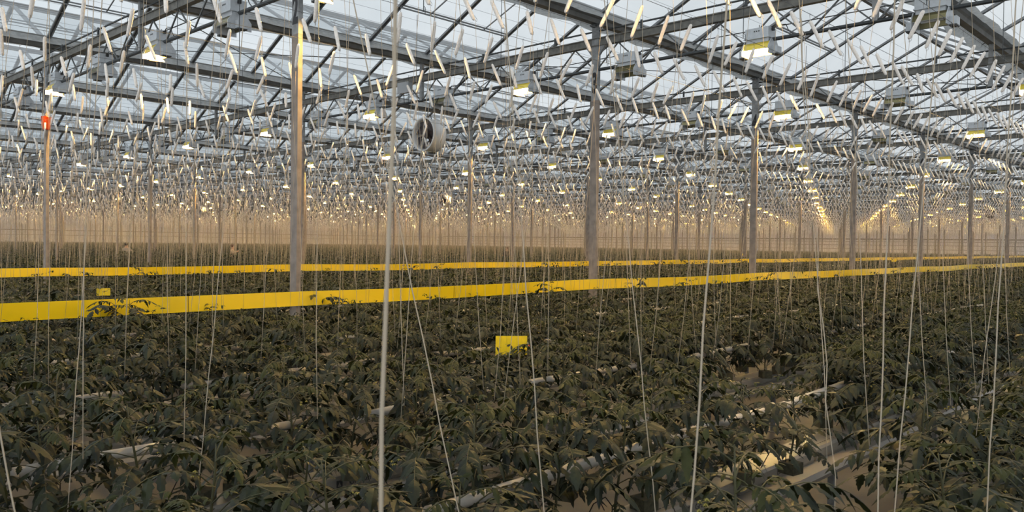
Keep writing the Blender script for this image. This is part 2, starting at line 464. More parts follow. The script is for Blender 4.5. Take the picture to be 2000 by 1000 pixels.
for rank, (d, c, k, x, y) in enumerate(posts):
    if rank >= 300: break
    r = empty('steel_post', (x, y, 0))
    tag(r, 'grey steel roof post number %d in the %s row of posts from the right' % (k + 2, orn(c)), 'post', 'steel posts in rows')
    link('lower_post', me_lo, r); link('upper_post', me_up, r, (0, 0, ZP))
    if d < 45:
        link('cap_plate', me_cap, r, (0, 0, Z_GUT)); [link('gusset', g_, r, (0, 0, Z_TOP - 0.065)) for g_ in me_gus]
        if k not in NUM:
            NUM[k] = text_mesh('stencil_number', str(k + 2), 0.40, 'stencil_black', bold=0.016, sx=0.50)
        o = link('stencil_number', NUM[k], r, (0, -0.0275, CAM_H + 2.36)); o['label'] = 'black stencilled number %d' % (k + 2)
    if d < 20: link('base_plate', me_fl, r)
if len(posts) > 300:
    allp = MB()
    allp.box(-0.0625, 0.0625, -0.026, 0.026, 0, ZP, 0); allp.box(-0.0625, 0.0625, -0.026, 0.026, ZP, Z_GUT, 1)
    v, f, m = pack(allp)
    o = merged('distant_posts', [(v, f, m, np.array([TR(p[3], p[4], 0) for p in posts[300:]]))], ['post_lower', 'post_upper'])
    tag(o, 'far grey posts standing in front of the end wall', 'posts', kind='stuff')

# ------------------------------------------------------------------ trusses
stub = MB(); stub.box(-0.03, 0.03, -0.03, 0.03, Z_LOW, Z_GUT)
me_stub = stub.mesh('stub_post', ['post_upper'])
def tx_range(y):
    xs = [x * 0.1 for x in range(-1309, 30) if inview(x * 0.1, y, 1.2)]
    return (min(xs), max(xs)) if xs else None
for k in range(NT):
    y = TY[k]; rg = tx_range(y)
    if not rg: continue
    xa = X0 + 0.8 * math.floor((rg[0] - X0) / 0.8); xb = X0 + 0.8 * math.ceil((rg[1] - X0) / 0.8)
    n_diag = int(round((xb - xa) / 0.8))
    far = k > 9
    t = empty('roof_truss', (0, y, 0))
    tag(t, 'grey lattice roof truss joining the posts of number %d, %s from the front' % (k + 2, orn(k)), 'truss', 'lattice trusses across the house')
    m = MB(); m.box(xa, xb, -0.022, 0.022, Z_TOP - 0.05, Z_TOP + 0.04)
    m.box(xa, xb, -0.04, 0.04, Z_TOP + 0.04, Z_TOP + 0.055); m.box(xa, xb, -0.04, 0.04, Z_TOP - 0.065, Z_TOP - 0.05)
    link('top_chord', m.mesh('top_chord', ['truss_steel']), t)
    m = MB(); m.tube([(xa, 0, Z_LOW), (xb, 0, Z_LOW)], 0.024, 4 if far else 8)
    link('bottom_chord', m.mesh('bottom_chord', ['dark_pipe']), t)
    m = MB()
    for i in range(n_diag):
        b = xa + 0.8 * i
        m.tube([(b + 0.02, 0, Z_LOW), (b + 0.39, 0, Z_TOP - 0.07)], 0.012, 4, cap=False)
        m.tube([(b + 0.41, 0, Z_TOP - 0.07), (b + 0.78, 0, Z_LOW)], 0.012, 4, cap=False)
    link('web_bracing', m.mesh('web_bracing', ['galvanised_steel']), t)
    if k < 12:
        m = MB(); m.tube([(xa, 0, Z_TOP + 0.16), (xb, 0, Z_TOP + 0.16)], 0.014, 5)
        i = xa
        while i < xb:
            m.box(i - 0.015, i + 0.015, -0.012, 0.012, Z_TOP + 0.07, Z_TOP + 0.19); i += 1.6
        link('drive_rod', m.mesh('drive_rod', ['dark_pipe']), t)
        m = MB(); m.tube([(xa, 0.03, Z_LOW + 0.16), (xb, 0.03, Z_LOW + 0.16)], 0.007, 4)
        link('power_cable', m.mesh('power_cable', ['black_rubber']), t)
    for c in range(-1, 16):
        x = X0 - DX * c - 4.0
        if rg[0] <= x <= rg[1]: link('stub_post', me_stub, t, (x, 0, 0))

# ------------------------------------------------------------------ lamps
def lamp_parts(lit):
    hb = MB()
    hb.box(-0.155, 0.155, -0.10, 0.10, 0.03, 0.15); hb.box(-0.165, 0.165, -0.11, 0.11, 0.015, 0.032); hb.box(-0.15, 0.15, -0.08, 0.08, -0.03, 0.015)
    for xx in (-0.03, 0.0, 0.03): hb.box(xx - 0.008, xx + 0.008, -0.103, -0.10, 0.10, 0.115, 1)
    rf = MB()
    # reflector: top sheet and far skirt, near skirt short; closed by end plates
    pr = [(-0.075, -0.03), (0.075, -0.03), (0.115, -0.075), (0.132, -0.142), (0.128, -0.142), (0.11, -0.077), (0.072, -0.034), (-0.070, -0.034), (-0.100, -0.066), (-0.118, -0.117), (-0.122, -0.117), (-0.104, -0.064)]
    rf.prism(pr, 'x', -0.17, 0.17)
    lip = MB(); lip.prism([(-0.126, -0.119), (-0.110, -0.124), (-0.110, -0.121), (-0.122, -0.116)], 'x', -0.17, 0.17)
    lip2 = MB(); lip2.prism([(0.134, -0.144), (0.105, -0.155), (0.105, -0.152), (0.130, -0.140)], 'x', -0.17, 0.17)
    ecs = []
    for s in (-1, 1):
        ec = MB(); ecs.append(ec)
        a, b = (0.172, 0.182) if s > 0 else (-0.182, -0.172)
        ec.prism([(-0.07, 0.0), (0.07, 0.0), (0.145, -0.10), (0.145, -0.19), (-0.145, -0.19), (-0.145, -0.10)], 'x', a, b)
        c, d = (0.182, 0.255) if s > 0 else (-0.255, -0.182)
        ec.prism([(-0.06, -0.10), (0.06, -0.10), (0.06, -0.185), (-0.06, -0.185)], 'x', c, d)
        ec.prism([(-0.055, -0.185), (0.055, -0.185), (0.055, -0.20), (-0.055, -0.20)], 'x', c, d, 1)
    bu = MB(); bu.tube([(-0.165, 0, -0.098), (-0.12, 0, -0.098), (-0.115, 0, -0.098), (0.115, 0, -0.098), (0.12, 0, -0.098), (0.165, 0, -0.098)], [0.008, 0.008, 0.017, 0.017, 0.008, 0.008], 8)
    hk = MB(); hk.box(-0.02, 0.02, -0.035, 0.035, 0.15, 0.165)
    hk.tube([(0, -0.03, 0.16), (0, -0.03, 0.20)], 0.006, 4); hk.tube([(0, 0.03, 0.16), (0, 0.03, 0.20)], 0.006, 4)
    cb = MB(); cb.tube([(0.155, 0.0, 0.13), (0.22, 0.0, 0.17), (0.33, 0.01, 0.16), (0.36, 0.02, 0.08), (0.42, 0.02, 0.03)], 0.006, 5)
    cb.box(0.155, 0.185, -0.018, 0.018, 0.11, 0.145)
    return dict(housing=(hb, ['lamp_housing', 'lamp_dark']), reflector=(rf, ['reflector' if lit else 'reflector_off']), lower_lip=(lip, ['lamp_housing']), lower_lip2=(lip2, ['reflector' if lit else 'lamp_housing']),
                end_cap=(ecs[0], ['lamp_housing', 'lamp_dark']), end_cap2=(ecs[1], ['lamp_housing', 'lamp_dark']), bulb=(bu, ['bulb_on' if lit else 'bulb_off']), bracket=(hk, ['hook_wire']), cable=(cb, ['black_rubber']))
LP = {}
for lit in (True, False):
    P = lamp_parts(lit); LP[lit] = (P, {n: b.mesh(n, ms) for n, (b, ms) in P.items()})
lamps = []
for k in range(NT):
    for mi in range(-2, 64):
        x = X0 + 0.6 - 2.0 * mi; lit = (mi + k) % 2 == 0
        if k % 2 == 0: pass
        if inview(x, TY[k], 0.8, 0.5): lamps.append((dr(x, TY[k])[0], k, mi, x, TY[k], lit))
lamps.sort()
cnt = {}
for k in range(NT):
    for L in sorted([l for l in lamps if l[1] == k and framed(l[3], l[4], Z_LOW)], key=lambda l: -l[3]):
        cnt[(k, L[2])] = len([1 for q in cnt if q[0] == k])
ZL = Z_LOW + 0.0
for d, k, mi, x, y, lit in lamps[:300]:
    if any(abs(x - (X0 - DX * c)) < 0.25 for c in range(-1, 16)): x += 0.0
    r = empty('grow_lamp', (x, y - 0.0, ZL))
    w = 'glowing yellow' if lit else 'unlit grey'
    tag(r, ('%s lamp on the truss of posts %d, %s from the right' % (w, k + 2, orn(cnt[(k, mi)]))) if (k, mi) in cnt else '%s lamp on a truss just past the edge of view' % w, 'lamp',
        'lit grow lamps' if lit else 'unlit grow lamps')
    names = ['housing', 'reflector', 'lower_lip', 'lower_lip2', 'end_cap', 'end_cap2', 'bulb'] + (['bracket', 'cable'] if d < 18 else [])
    for n in names: link(n.rstrip('2'), LP[lit][1][n], r)
# far lamps as one object
ALLM = ['lamp_housing', 'lamp_dark', 'reflector', 'reflector_off', 'bulb_on', 'bulb_off']
items = []
for lit in (True, False):
    T = np.array([TR(l[3], l[4], ZL) for l in lamps[300:] if l[5] == lit])
    if len(T) == 0: continue
    for n in ('housing', 'reflector', 'end_cap', 'end_cap2', 'bulb'):
        b, ms = LP[lit][0][n]
        v, f, m = pack(b, [ALLM.index(q) for q in ms]); items.append((v, f, m, T))
if items:
    tag(merged('distant_lamps', items, ALLM), 'hundreds of tiny glowing lamps far down the house', 'lamps', kind='stuff')
print('lamps', len(lamps), 'posts', len(posts))

# ------------------------------------------------------------------ crop wires, screen wires, hangers
wm = MB(); wm.tube([(0, 0, 0), (0, 1, 0)], 0.0022, 4); me_cw = wm.mesh('crop_wire', ['crop_wire'])
NW = 160
wires = []
for i in range(NW):
    x = -0.5 - 0.8 * i
    sp = gutter_span(x)
    if sp[0] is None: continue
    y0 = max(0.3, sp[0] - 1.0)
    o = link('crop_wire', me_cw, loc=(x, y0, Z_WIRE)); o.scale = (1, YW - y0, 1)
    tag(o, 'thin steel crop wire carrying twine bobbins, %s wire from the right' % orn(i), 'wire', 'crop wires over the rows')
    wires.append(x)
sm = MB(); sm.tube([(0, 0, 0), (0, 1, 0)], 0.0016, 4); me_sw = sm.mesh('screen_wire', ['crop_wire'])
for i in range(110):
    x = 0.2 - 0.5 * i; sp = gutter_span(x)
    if sp[0] is None: continue
    y0 = max(-1.0, sp[0] - 4)
    o = link('screen_wire', me_sw, loc=(x, y0, Z_TOP + 0.11)); o.scale = (1, 70 - y0, 1)
    tag(o, 'fine screen support wire lying over the trusses, %s from the right' % orn(i), 'wire', 'fine screen wires under the glass')
hangs = []
hb = MB(); hb.tube([(0, 0, 0), (0, 0, Z_TOP + 0.08 - Z_WIRE)], 0.0035, 4); hb.tube([(0, 0, -0.02), (0.02, 0, -0.03), (0.02, 0, 0.03), (0, 0, 0.05)], 0.003, 4)
me_h = hb.mesh('wire_hanger', ['dark_pipe'])
for k in range(NT):
    for i in range(NW // 2):
        x = -0.5 - 0.8 * (2 * i)
        for yy in (TY[k] - 0.06, TY[k] + 2.5):
            if inview(x, yy, 0.3, 3.0): hangs.append((dr(x, yy)[0], x, yy, k))
hangs.sort()
for d, x, yy, k in hangs[:240]:
    o = link('wire_hanger', me_h, loc=(x, yy, Z_WIRE))
    tag(o, 'thin dark vertical rod hanging from the roof to a crop wire near post line %d' % (k + 2), 'hanger', 'vertical hanger rods')
v, f, m = pack(hb)
tag(merged('distant_hangers', [(v, f, m, np.array([TR(h[1], h[2], Z_WIRE) for h in hangs[240:]]))], ['dark_pipe']), 'many far thin vertical hanger rods under the roof', 'hangers', kind='stuff')

# ------------------------------------------------------------------ twine bobbins
def bobbin_parts(side, var):
    """side: +1 the bottom leans to +x. Origin on the wire."""
    rs = random.Random(var * 10 + side)
    tilt = math.radians(23 + 10 * rs.random()) * side
    ty = math.radians(rs.uniform(-8, 8))
    ax = Vector((math.sin(tilt), math.sin(ty), -math.cos(tilt))).normalized()
    top = Vector((0, 0, -0.055)); L = 0.235 + 0.035 * rs.random()
    sp = MB()
    pts = [top + ax * (L * t) for t in (0, 0.03, 0.12, 0.35, 0.6, 0.85, 0.96, 1.0)]
    R = 0.0140 + 0.003 * rs.random()
    sp.tube(pts, [0.006, R * 0.8, R, R * 1.06, R * 1.02, R * 0.97, R * 0.8, 0.005], 9)
    end = top + ax * L
    hk = MB()
    side_v = ax.cross(Vector((0, 1, 0))).normalized()
    hk.tube([(0, 0, -0.012), (0, 0.012, 0.0), (0, 0, 0.008), (0, -0.010, -0.004), (0, 0, -0.03), top + ax * 0.01, end - ax * 0.01, end + ax * 0.02 + side_v * 0.016, end + ax * 0.004 + side_v * 0.024, end - ax * 0.03 + side_v * 0.018], 0.0016, 4)
    st = MB()
    foot = Vector((0.30 * side, rs.uniform(-0.16, 0.16), -2.62))
    a = end + side_v * 0.012
    pts = []
    for i in range(9):
        t = i / 8; p = a.lerp(foot, t); p += Vector((math.sin(t * 9 + var) * 0.006, math.cos(t * 7 + var * 2) * 0.006, 0)) * (1 if 0 < i < 8 else 0); pts.append(p)
    st.tube(pts, 0.0013, 5)
    # cheap versions for the distance
    lo = MB(); lo.tube([top, end], R, 5, 0); lo.tube([a, foot], 0.0017, 3, 1, cap=False); lo.tube([(0, 0, 0), top], 0.0014, 3, 2, cap=False)
    return sp, hk, st, lo
BB = {}
for side in (-1, 1):
    for var in range(6):
        sp, hk, st, lo = bobbin_parts(side, var)
        BB[(side, var)] = (sp.mesh('twine_bobbin', ['twine'], True), hk.mesh('hook', ['hook_wire']), st.mesh('string', ['string'], True), pack(lo))
bob = []
for wi in range(NW):
    x = -0.5 - 0.8 * wi
    # wires -2.1 and -2.9 belong to row -2.5: bottoms lean to the row
    n = round((-2.5 - x) / 1.6 + 1e-6); side = 1 if ROWX(n) > x else -1
    side = 1 if wi % 2 == 1 else -1
    y = 0.25 + 0.38 * rng.random()
    while y < YW - 0.5:
        yy = y + rng.uniform(-0.06, 0.06)
        d, r = dr(x, yy)
        if inview(x, yy, 0.25, 2.6) and rng.random() > 0.04: bob.append((d, wi, x, yy, side))
        y += 0.38
bob.sort()
NEAR = 296
seen = {}
protos = {}
for d, wi, x, yy, side in bob[:NEAR]:
    var = int(rng.integers(0, 6)); key = (side, var)
    if key not in protos:
        o = link('twine_bobbin', BB[key][0]); link('hook', BB[key][1], o); link('string', BB[key][2], o); protos[key] = o; first = True
    else:
        o = tree_copy(protos[key])
    o.location = (x, yy, Z_WIRE); o.rotation_euler = (0, 0, rng.uniform(-0.35, 0.35))
    vis = framed(x, yy, Z_WIRE - 0.12)
    if vis:
        i = seen.get(wi, 0); seen[wi] = i + 1
        lab = 'white twine bobbin on the %s crop wire from the right, %s of those in view' % (orn(wi), orn(i))
    else: lab = 'twine string dropping to the crop from out of view, %s wire' % orn(wi)
    tag(o, lab, 'bobbin', 'twine bobbins on crop wire %d' % (wi + 1))
items = []
far = bob[NEAR:]
fv = rng.integers(0, 6, len(far)); fr = rng.uniform(-0.35, 0.35, len(far))
for side in (-1, 1):
    for var in range(6):
        idx = [i for i in range(len(far)) if far[i][4] == side and fv[i] == var]
        if idx:
            T = np.zeros((len(idx), 4, 4)); c_, s_ = np.cos(fr[idx]), np.sin(fr[idx])
            T[:, 0, 0] = c_; T[:, 0, 1] = -s_; T[:, 1, 0] = s_; T[:, 1, 1] = c_; T[:, 2, 2] = 1; T[:, 3, 3] = 1
            T[:, 0, 3] = [far[i][2] for i in idx]; T[:, 1, 3] = [far[i][3] for i in idx]; T[:, 2, 3] = Z_WIRE
            v, f, m = BB[(side, var)][3]; items.append((v, f, m, T))
tag(merged('distant_bobbins', items, ['twine', 'string', 'hook_wire']), 'countless pale twine bobbins and strings filling the distance', 'bobbins', kind='stuff')
print('bobbins', len(bob))

# strings seen close to the lens: each runs from a wire point down to the crop
def near_string(p_top, p_bot, r, lab, knots=0):
    v = p_bot - p_top
    t_up = (Z_WIRE - p_top.z) / (v.z if abs(v.z) > 1e-6 else -1); t_dn = (1.0 - p_top.z) / v.z
    a = p_top + v * t_up; b = p_top + v * t_dn
    mb = MB(); pts = []
    for i in range(25):
        t = i / 24; p = a.lerp(b, t)
        if 0 < i < 24: p += Vector((math.sin(i * 2.1 + r * 4000), math.cos(i * 1.7), 0)) * 0.0012 * (1 + 4 * knots)
        pts.append(p)
    mb.tube(pts, r, 8)
    o = link('twine_string', mb.mesh('twine_string', ['string'], True))
    # the bobbin it unwinds from, up on its wire
    b2 = link('bobbin', BB[(1, 0)][0], o); b2.location = a + Vector((0, 0, 0.25)); b2['label'] = 'white twine bobbin above the view'
    tag(o, lab, 'string', 'strings close to the viewer')
S = [((772, 0), (744, 1000), 0.62, 0.0017, 'thickest pale string close to the viewer, nearly upright left of centre'),
     ((1420, 0), (1350, 1000), 1.35, 0.0017, 'thick pale string crossing both yellow tapes right of centre'),
     ((1748, 0), (1714, 1000), 1.9, 0.0017, 'pale string meeting the bottom edge left of its twin at the lower right'),
     ((1836, 0), (1748, 985), 2.1, 0.0016, 'pale string just right of its twin, ending over the white trough'),
     ((1985, 0), (1928, 985), 2.0, 0.0016, 'pale string nearest the right edge'),
     ((690, 0), (895, 1000), 2.2, 0.0017, 'pale string slanting down to the right through the centre left'),
     ((985, 0), (1062, 1000), 2.1, 0.0016, 'pale string slanting slightly right below the yellow card'),
     ((1180, 0), (1280, 1000), 2.5, 0.0015, 'pale string slanting to the lower middle right of the yellow card'),
     ((1560, 0), (1630, 960), 2.6, 0.0016, 'kinked pale string in the right part of the crop'),
     ((-30, 700), (30, 1000), 1.6, 0.0017, 'pale string at the lower left corner'),
     ((200, 0), (135, 960), 2.8, 0.0015, 'pale string slanting left at the far left of the crop'),
     ((480, 0), (395, 870), 3.0, 0.0015, 'pale string slanting left, left of the big post')]
for pt, pb, d, r, lab in S:
    near_string(at_d(pt[0], pt[1], d), at_d(pb[0], pb[1], d * 1.02), r, lab, 1 if 'kinked' in lab else 0)

# ------------------------------------------------------------------ yellow tapes
def tape(x, ya, yb, zt, sag, lab):
    mb = MB(); n = int((yb - ya) / 0.5); pts = []
    for i in range(n + 1):
        y = ya + (yb - ya) * i / n
        ph = (y - Y0) / DY
        dz = -sag * (math.sin(PI * (ph - math.floor(ph)))) + 0.006 * math.sin(y * 0.9)
        dx = 0.004 * math.sin(y * 1.7)
        tw = 0.004 * math.sin(y * 1.1)
        pts.append((dx, y, dz, tw))
    V = []; H = 0.148
    for dx, y, dz, tw in pts:
        V += [(dx - 0.001 + tw, y, zt + dz), (dx + 0.001 + tw, y, zt + dz), (dx + 0.001 - tw, y, zt + dz - H), (dx - 0.001 - tw, y, zt + dz - H)]
    F = []
    for i in range(n):
        a = i * 4; b = a + 4
        F += [(a, a + 1, b + 1, b), (a + 1, a + 2, b + 2, b + 1), (a + 2, a + 3, b + 3, b + 2), (a + 3, a, b, b + 3)]
    F += [(0, 3, 2, 1), (n * 4, n * 4 + 1, n * 4 + 2, n * 4 + 3)]
    mb.add(V, F)
    tag(link('sticky_tape', mb.mesh('sticky_tape', ['tape_yellow']), loc=(x, 0, 0)), lab, 'tape', 'yellow sticky trap tapes')
tape(X0 + 0.075, 0.6, 100, CAM_H - 0.525, 0.012, 'wide yellow sticky tape stretched along the nearest line of posts')
tape(X0 - DX + 0.075, 2.0, 100, CAM_H - 0.525, 0.015, 'narrower looking yellow sticky tape on the second line of posts, behind the other tape')

# ------------------------------------------------------------------ sticky cards
def card(px, py, d, w, h, yaw, lab, clip=False):
    p = at_d(px, py, d)
    mb = MB(); mb.box(-w / 2, w / 2, -0.001, 0.001, -h, 0)
    r = link('sticky_card', mb.mesh('sticky_card', ['card_yellow'])); r.location = p; r.rotation_euler = (0, 0, YAW + yaw)
    ln = MB()
    for i in range(1, 6): ln.box(-w / 2 + w * i / 6 - 0.0006, -w / 2 + w * i / 6 + 0.0006, -0.0014, -0.001, -h, 0)
    o = link('grid_print', ln.mesh('grid_print', ['grid_yellow']), r) if clip else None
    if clip:
        c = MB(); c.box(w / 2 - 0.03, w / 2 + 0.02, -0.006, 0.004, -h * 0.55, -h * 0.48); o = link('clip', c.mesh('clip', ['clip_red']), r); o['label'] = 'small red clip'
    tag(r, lab, 'sticky card', 'yellow sticky cards')
card(999, 656, 6.35, 0.25, 0.15, 0.10, 'yellow sticky card with red clip standing just above the leaves at the centre', True)
card(202, 563, 11.0, 0.17, 0.10, 0.3, 'small yellow sticky card between the two yellow tapes at the left')
card(1747, 506.5, 36, 0.24, 0.11, 0.0, 'tiny yellow sticky card between the two tapes at the right')
card(1453, 495.5, 44, 0.18, 0.10, 0.0, 'tiny yellow sticky card above the rear tape beside post number 4')

# ------------------------------------------------------------------ fans
def fan_meshes():
    R = 0.28
    h = MB(); n = 32
    def ring(h, r, y): return [(r * math.cos(2 * PI * i / n), y, r * math.sin(2 * PI * i / n)) for i in range(n)]
    secs = [(R + 0.02, -0.15), (R + 0.02, -0.135), (R, -0.12), (R, 0.12), (R + 0.012, 0.14), (R - 0.008, 0.14), (R - 0.012, -0.12), (R - 0.005, -0.15)]
    V = []; F = []
    for r, y in secs: V += ring(h, r, y)
    k = len(secs)
    for a in range(k):
        b = (a + 1) % k
        for i in range(n): F.append((a * n + i, a * n + (i + 1) % n, b * n + (i + 1) % n, b * n + i))
    h.add(V, F)
    bl = MB()
    for j in range(7):
        q = 2 * PI * j / 7; V = []
        for t in (0.05, 0.12, 0.19, 0.262):
            for w, yy in ((-0.35, -0.04), (0.35, -0.09)):
                a = q + w * (0.95 + 0.2 / (t * 10 + 1))
                V.append((t * math.cos(a), yy, t * math.sin(a)))
        bl.add(V, [(0, 1, 3, 2), (2, 3, 5, 4), (4, 5, 7, 6)])
    mo = MB(); mo.tube([(0, -0.11, 0), (0, -0.10, 0), (0, 0.16, 0), (0, 0.17, 0)], [0.03, 0.07, 0.07, 0.04], 14)
    for q in (0.6, 0.6 + PI / 2, 0.6 + PI, 0.6 + 3 * PI / 2): mo.tube([(0, 0.10, 0), (R * math.cos(q), 0.10, R * math.sin(q))], 0.009, 5)
    gr = MB()
    for r in (0.08, 0.16, 0.23): gr.tube([(r * math.cos(2 * PI * i / 24), 0.13, r * math.sin(2 * PI * i / 24)) for i in range(25)], 0.0035, 4, cap=False)
    for i in range(8): q = PI * i / 8; gr.tube([(R * math.cos(q), 0.133, R * math.sin(q)), (-R * math.cos(q), 0.133, -R * math.sin(q))], 0.003, 4)
    rod = MB()
    for s in (-1, 1): rod.tube([(s * 0.12, 0.02, R - 0.02), (s * 0.04, 0.05, 0.62), (0, 0.28 if s > 0 else 0.28, 0.70)], 0.007, 5)
    cab = MB(); cab.tube([(0.0, 0.1, 0.05), (0.05, -0.02, R + 0.06), (0.03, 0.1, 0.55), (0.0, 0.26, 0.78)], 0.008, 5)
    return (h.mesh('fan_housing', ['fan_white'], True), bl.mesh('fan_blade', ['fan_dark']), mo.mesh('motor', ['fan_dark']), gr.mesh('guard', ['hook_wire']),
            rod.mesh('hanging_rod', ['galvanised_steel']), cab.mesh('power_cable', ['black_rubber']))
FM = fan_meshes()
for (x, y, lab) in ((-10.85, 9.22, 'round white air fan hanging below the truss left of post 3, the largest in view'),
                    (-11.39, 49.2, 'small far round fan with a dark opening near the right edge'),
                    (-27.39, 24.2, 'far round fan shining yellow left of the centre, below the lamps'),
                    (-51.39, 24.2, 'tiny far fan glowing yellow at the left among the bobbins')):
    r = empty('air_fan', (x, y, CAM_H + 1.87))
    tag(r, lab, 'fan', 'round circulation fans')
    for nm, me in zip(('fan_housing', 'fan_blades', 'motor', 'guard', 'hanging_rod', 'power_cable'), FM): link(nm, me, r)

# orange bucket on post, junction box on stub
bx = MB()
n = 16; V = []
for r, z in ((0.055, -0.22), (0.075, 0.0), (0.08, 0.0), (0.08, -0.012), (0.072, -0.0), (0.052, -0.215)):
    V += [(r * math.cos(2 * PI * i / n), r * math.sin(2 * PI * i / n), z) for i in range(n)]
F = [(a * n + i, a * n + (i + 1) % n, (a + 1) * n + (i + 1) % n, (a + 1) * n + i) for a in range(5) for i in range(n)] + [tuple(range(n))[::-1]]
bx.add(V, F)
r = link('bucket', bx.mesh('bucket', ['bucket_orange'], True)); r.location = (X0 - DX + 0.19, Y0 - 0.06, CAM_H + 2.04)
hd = MB(); hd.tube([(-0.075, 0, 0), (-0.05, 0, 0.06), (0, 0, 0.085), (0.05, 0, 0.06), (0.075, 0, 0)], 0.003, 5)
link('handle', hd.mesh('handle', ['hook_wire']), r)
rb = MB(); 
for a in (0.3, 1.3, 2.3, 3.6, 4.7, 5.6): rb.tube([(0.067 * math.cos(a), 0.067 * math.sin(a), -0.2), (0.079 * math.cos(a), 0.079 * math.sin(a), -0.015)], 0.003, 4)
link('rib', rb.mesh('rib', ['bucket_orange']), r)
tag(r, 'bright orange bucket hanging on the leftmost big post', 'bucket')
cl = MB(); pts = [(0.07 * math.cos(a), 0, 0.09 * math.sin(a)) for a in [i * PI / 8 for i in range(17)]]
cl.tube(pts, 0.008, 6); cl.tube([(0.07, 0, 0), (0.03, 0, 0.30), (0.02, 0, 0.45)], 0.006, 5); cl.tube([(0.05, 0, -0.06), (0.02, 0.0, -0.25), (0.07, 0, -0.5), (0.10, 0, -0.6)], 0.006, 5)
o = link('cable_coil', cl.mesh('cable_coil', ['black_rubber'])); o.location = (X0 - DX - 0.13, Y0 - 0.04, CAM_H + 2.42)
tag(o, 'black cable coil hung on the leftmost big post above the orange bucket', 'cable')
for (x, y, z, s, lab) in ((-11.75, TY[1] - 0.09, Z_TOP - 0.14, 1.0, 'grey electrical box on the truss left of the hanging fan'),):
    m = MB(); m.box(-0.16, 0.14, -0.05, 0.05, -0.10, 0.08); m.box(-0.17, 0.15, -0.056, -0.05, -0.11, 0.09)
    o = link('junction_box', m.mesh('junction_box', ['box_grey'])); o.location = (x, y, z)
    m2 = MB(); m2.tube([(-0.05, 0, -0.1), (-0.04, 0.01, -0.3), (0.2, 0.05, -0.4)], 0.007, 5); link('cable', m2.mesh('cable', ['black_rubber']), o)
    tag(o, lab, 'box')

# ------------------------------------------------------------------ crop: troughs, slabs, pipes
ROWS = list(range(-1, 12))
tp = [(-0.20, 0.0), (-0.20, 0.035), (-0.17, 0.035), (-0.16, 0.008), (-0.02, 0.02), (0.12, 0.008), (0.13, 0.035), (0.30, 0.06), (0.315, 0.03), (0.30, 0.0)]
tm = MB(); tm.prism(tp, 'y', 0, 1); me_tr = tm.mesh('growing_trough', ['trough_white'])
lm = MB(); lm.box(-0.02, 0.02, -0.015, 0.015, 0, 0.56); lm.box(-0.10, 0.14, -0.02, 0.02, 0.53, 0.56); lm.box(-0.08, 0.08, -0.05, 0.05, 0, 0.01)
me_leg = lm.mesh('support_leg', ['galvanised_steel'])
for n in ROWS:
    x = ROWX(n); y0 = max(0.0, min([i * 0.2 for i in range(0, 600) if inview(x, i * 0.2, 1.0)] or [0]) - 0.5)
    L = 34.0 if n < 6 else 26.0
    r = empty('growing_trough', (x, y0, 0.0))
    o = link('trough_channel', me_tr, r, (0, 0, 0.56)); o.scale = (1, L, 1)
    for j in range(5): link('support_leg', me_leg, r, (0, 1.0 + 2.4 * j, 0))
    tag(r, 'white growing trough under the %s crop row from the front' % orn(n + 1), 'trough', 'growing troughs under the crop rows')
# slabs: white wrapped blocks with printing on the side
sb = MB(); sb.prism([(-0.095, 0.0), (0.095, 0.0), (0.10, 0.02), (0.098, 0.07), (0.085, 0.085), (-0.085, 0.085), (-0.098, 0.07), (-0.10, 0.02)], 'y', -0.49, 0.49)
me_sl = sb.mesh('substrate_slab', ['slab_film'])
pt = text_mesh('printed_brand', 'Grodan', 0.048, 'slab_print', ext=0.0004)
lg = MB(); lg.box(-0.02, 0.02, -0.0006, 0.0006, -0.02, 0.02); 
tri = MB(); tri.add([(-0.02, 0, -0.02), (0.02, 0, -0.02), (0.02, 0, 0.02), (-0.02, 0, 0.02), (-0.012, 0, -0.014), (0.012, 0, -0.014), (0.0, 0, 0.013)],
                    [(0, 1, 5, 4), (1, 2, 6, 5), (2, 3, 6), (3, 0, 4, 6)])
me_lg = tri.mesh('printed_logo', ['slab_print'])
dash = MB()
for a in range(9): dash.box(-0.15 + 0.036 * a, -0.13 + 0.036 * a, -0.0005, 0.0005, -0.003, 0.003)
me_dash = dash.mesh('printed_dashes', ['slab_print'])
slabs = []
for n in ROWS[:7]:
    x = ROWX(n) + 0.06
    for j in range(0, 30):
        y = 0.55 + 1.02 * j
        if inview(x, y, 0.8, 0.5): slabs.append((dr(x, y)[0], n, j, x, y))
slabs.sort()
for d, n, j, x, y in slabs[:90]:
    o = link('substrate_slab', me_sl); o.location = (x, y, 0.60)
    tag(o, 'white wrapped growing slab on the trough of the %s crop row, %s slab back from the front' % (orn(n + 1), orn(j)), 'slab', 'wrapped growing slabs')
    if d < 8:
        t = link('printed_brand', pt, o, (0.1005, 0.12, 0.045)); t.rotation_euler = (0, 0, PI / 2)
        t = link('printed_logo', me_lg, o, (0.1005, -0.02, 0.045)); t.rotation_euler = (0, 0, PI / 2)
        t = link('printed_dashes', me_dash, o, (0.05, -0.25, 0.0856)); t.rotation_euler = (-PI / 2, 0, PI / 2)
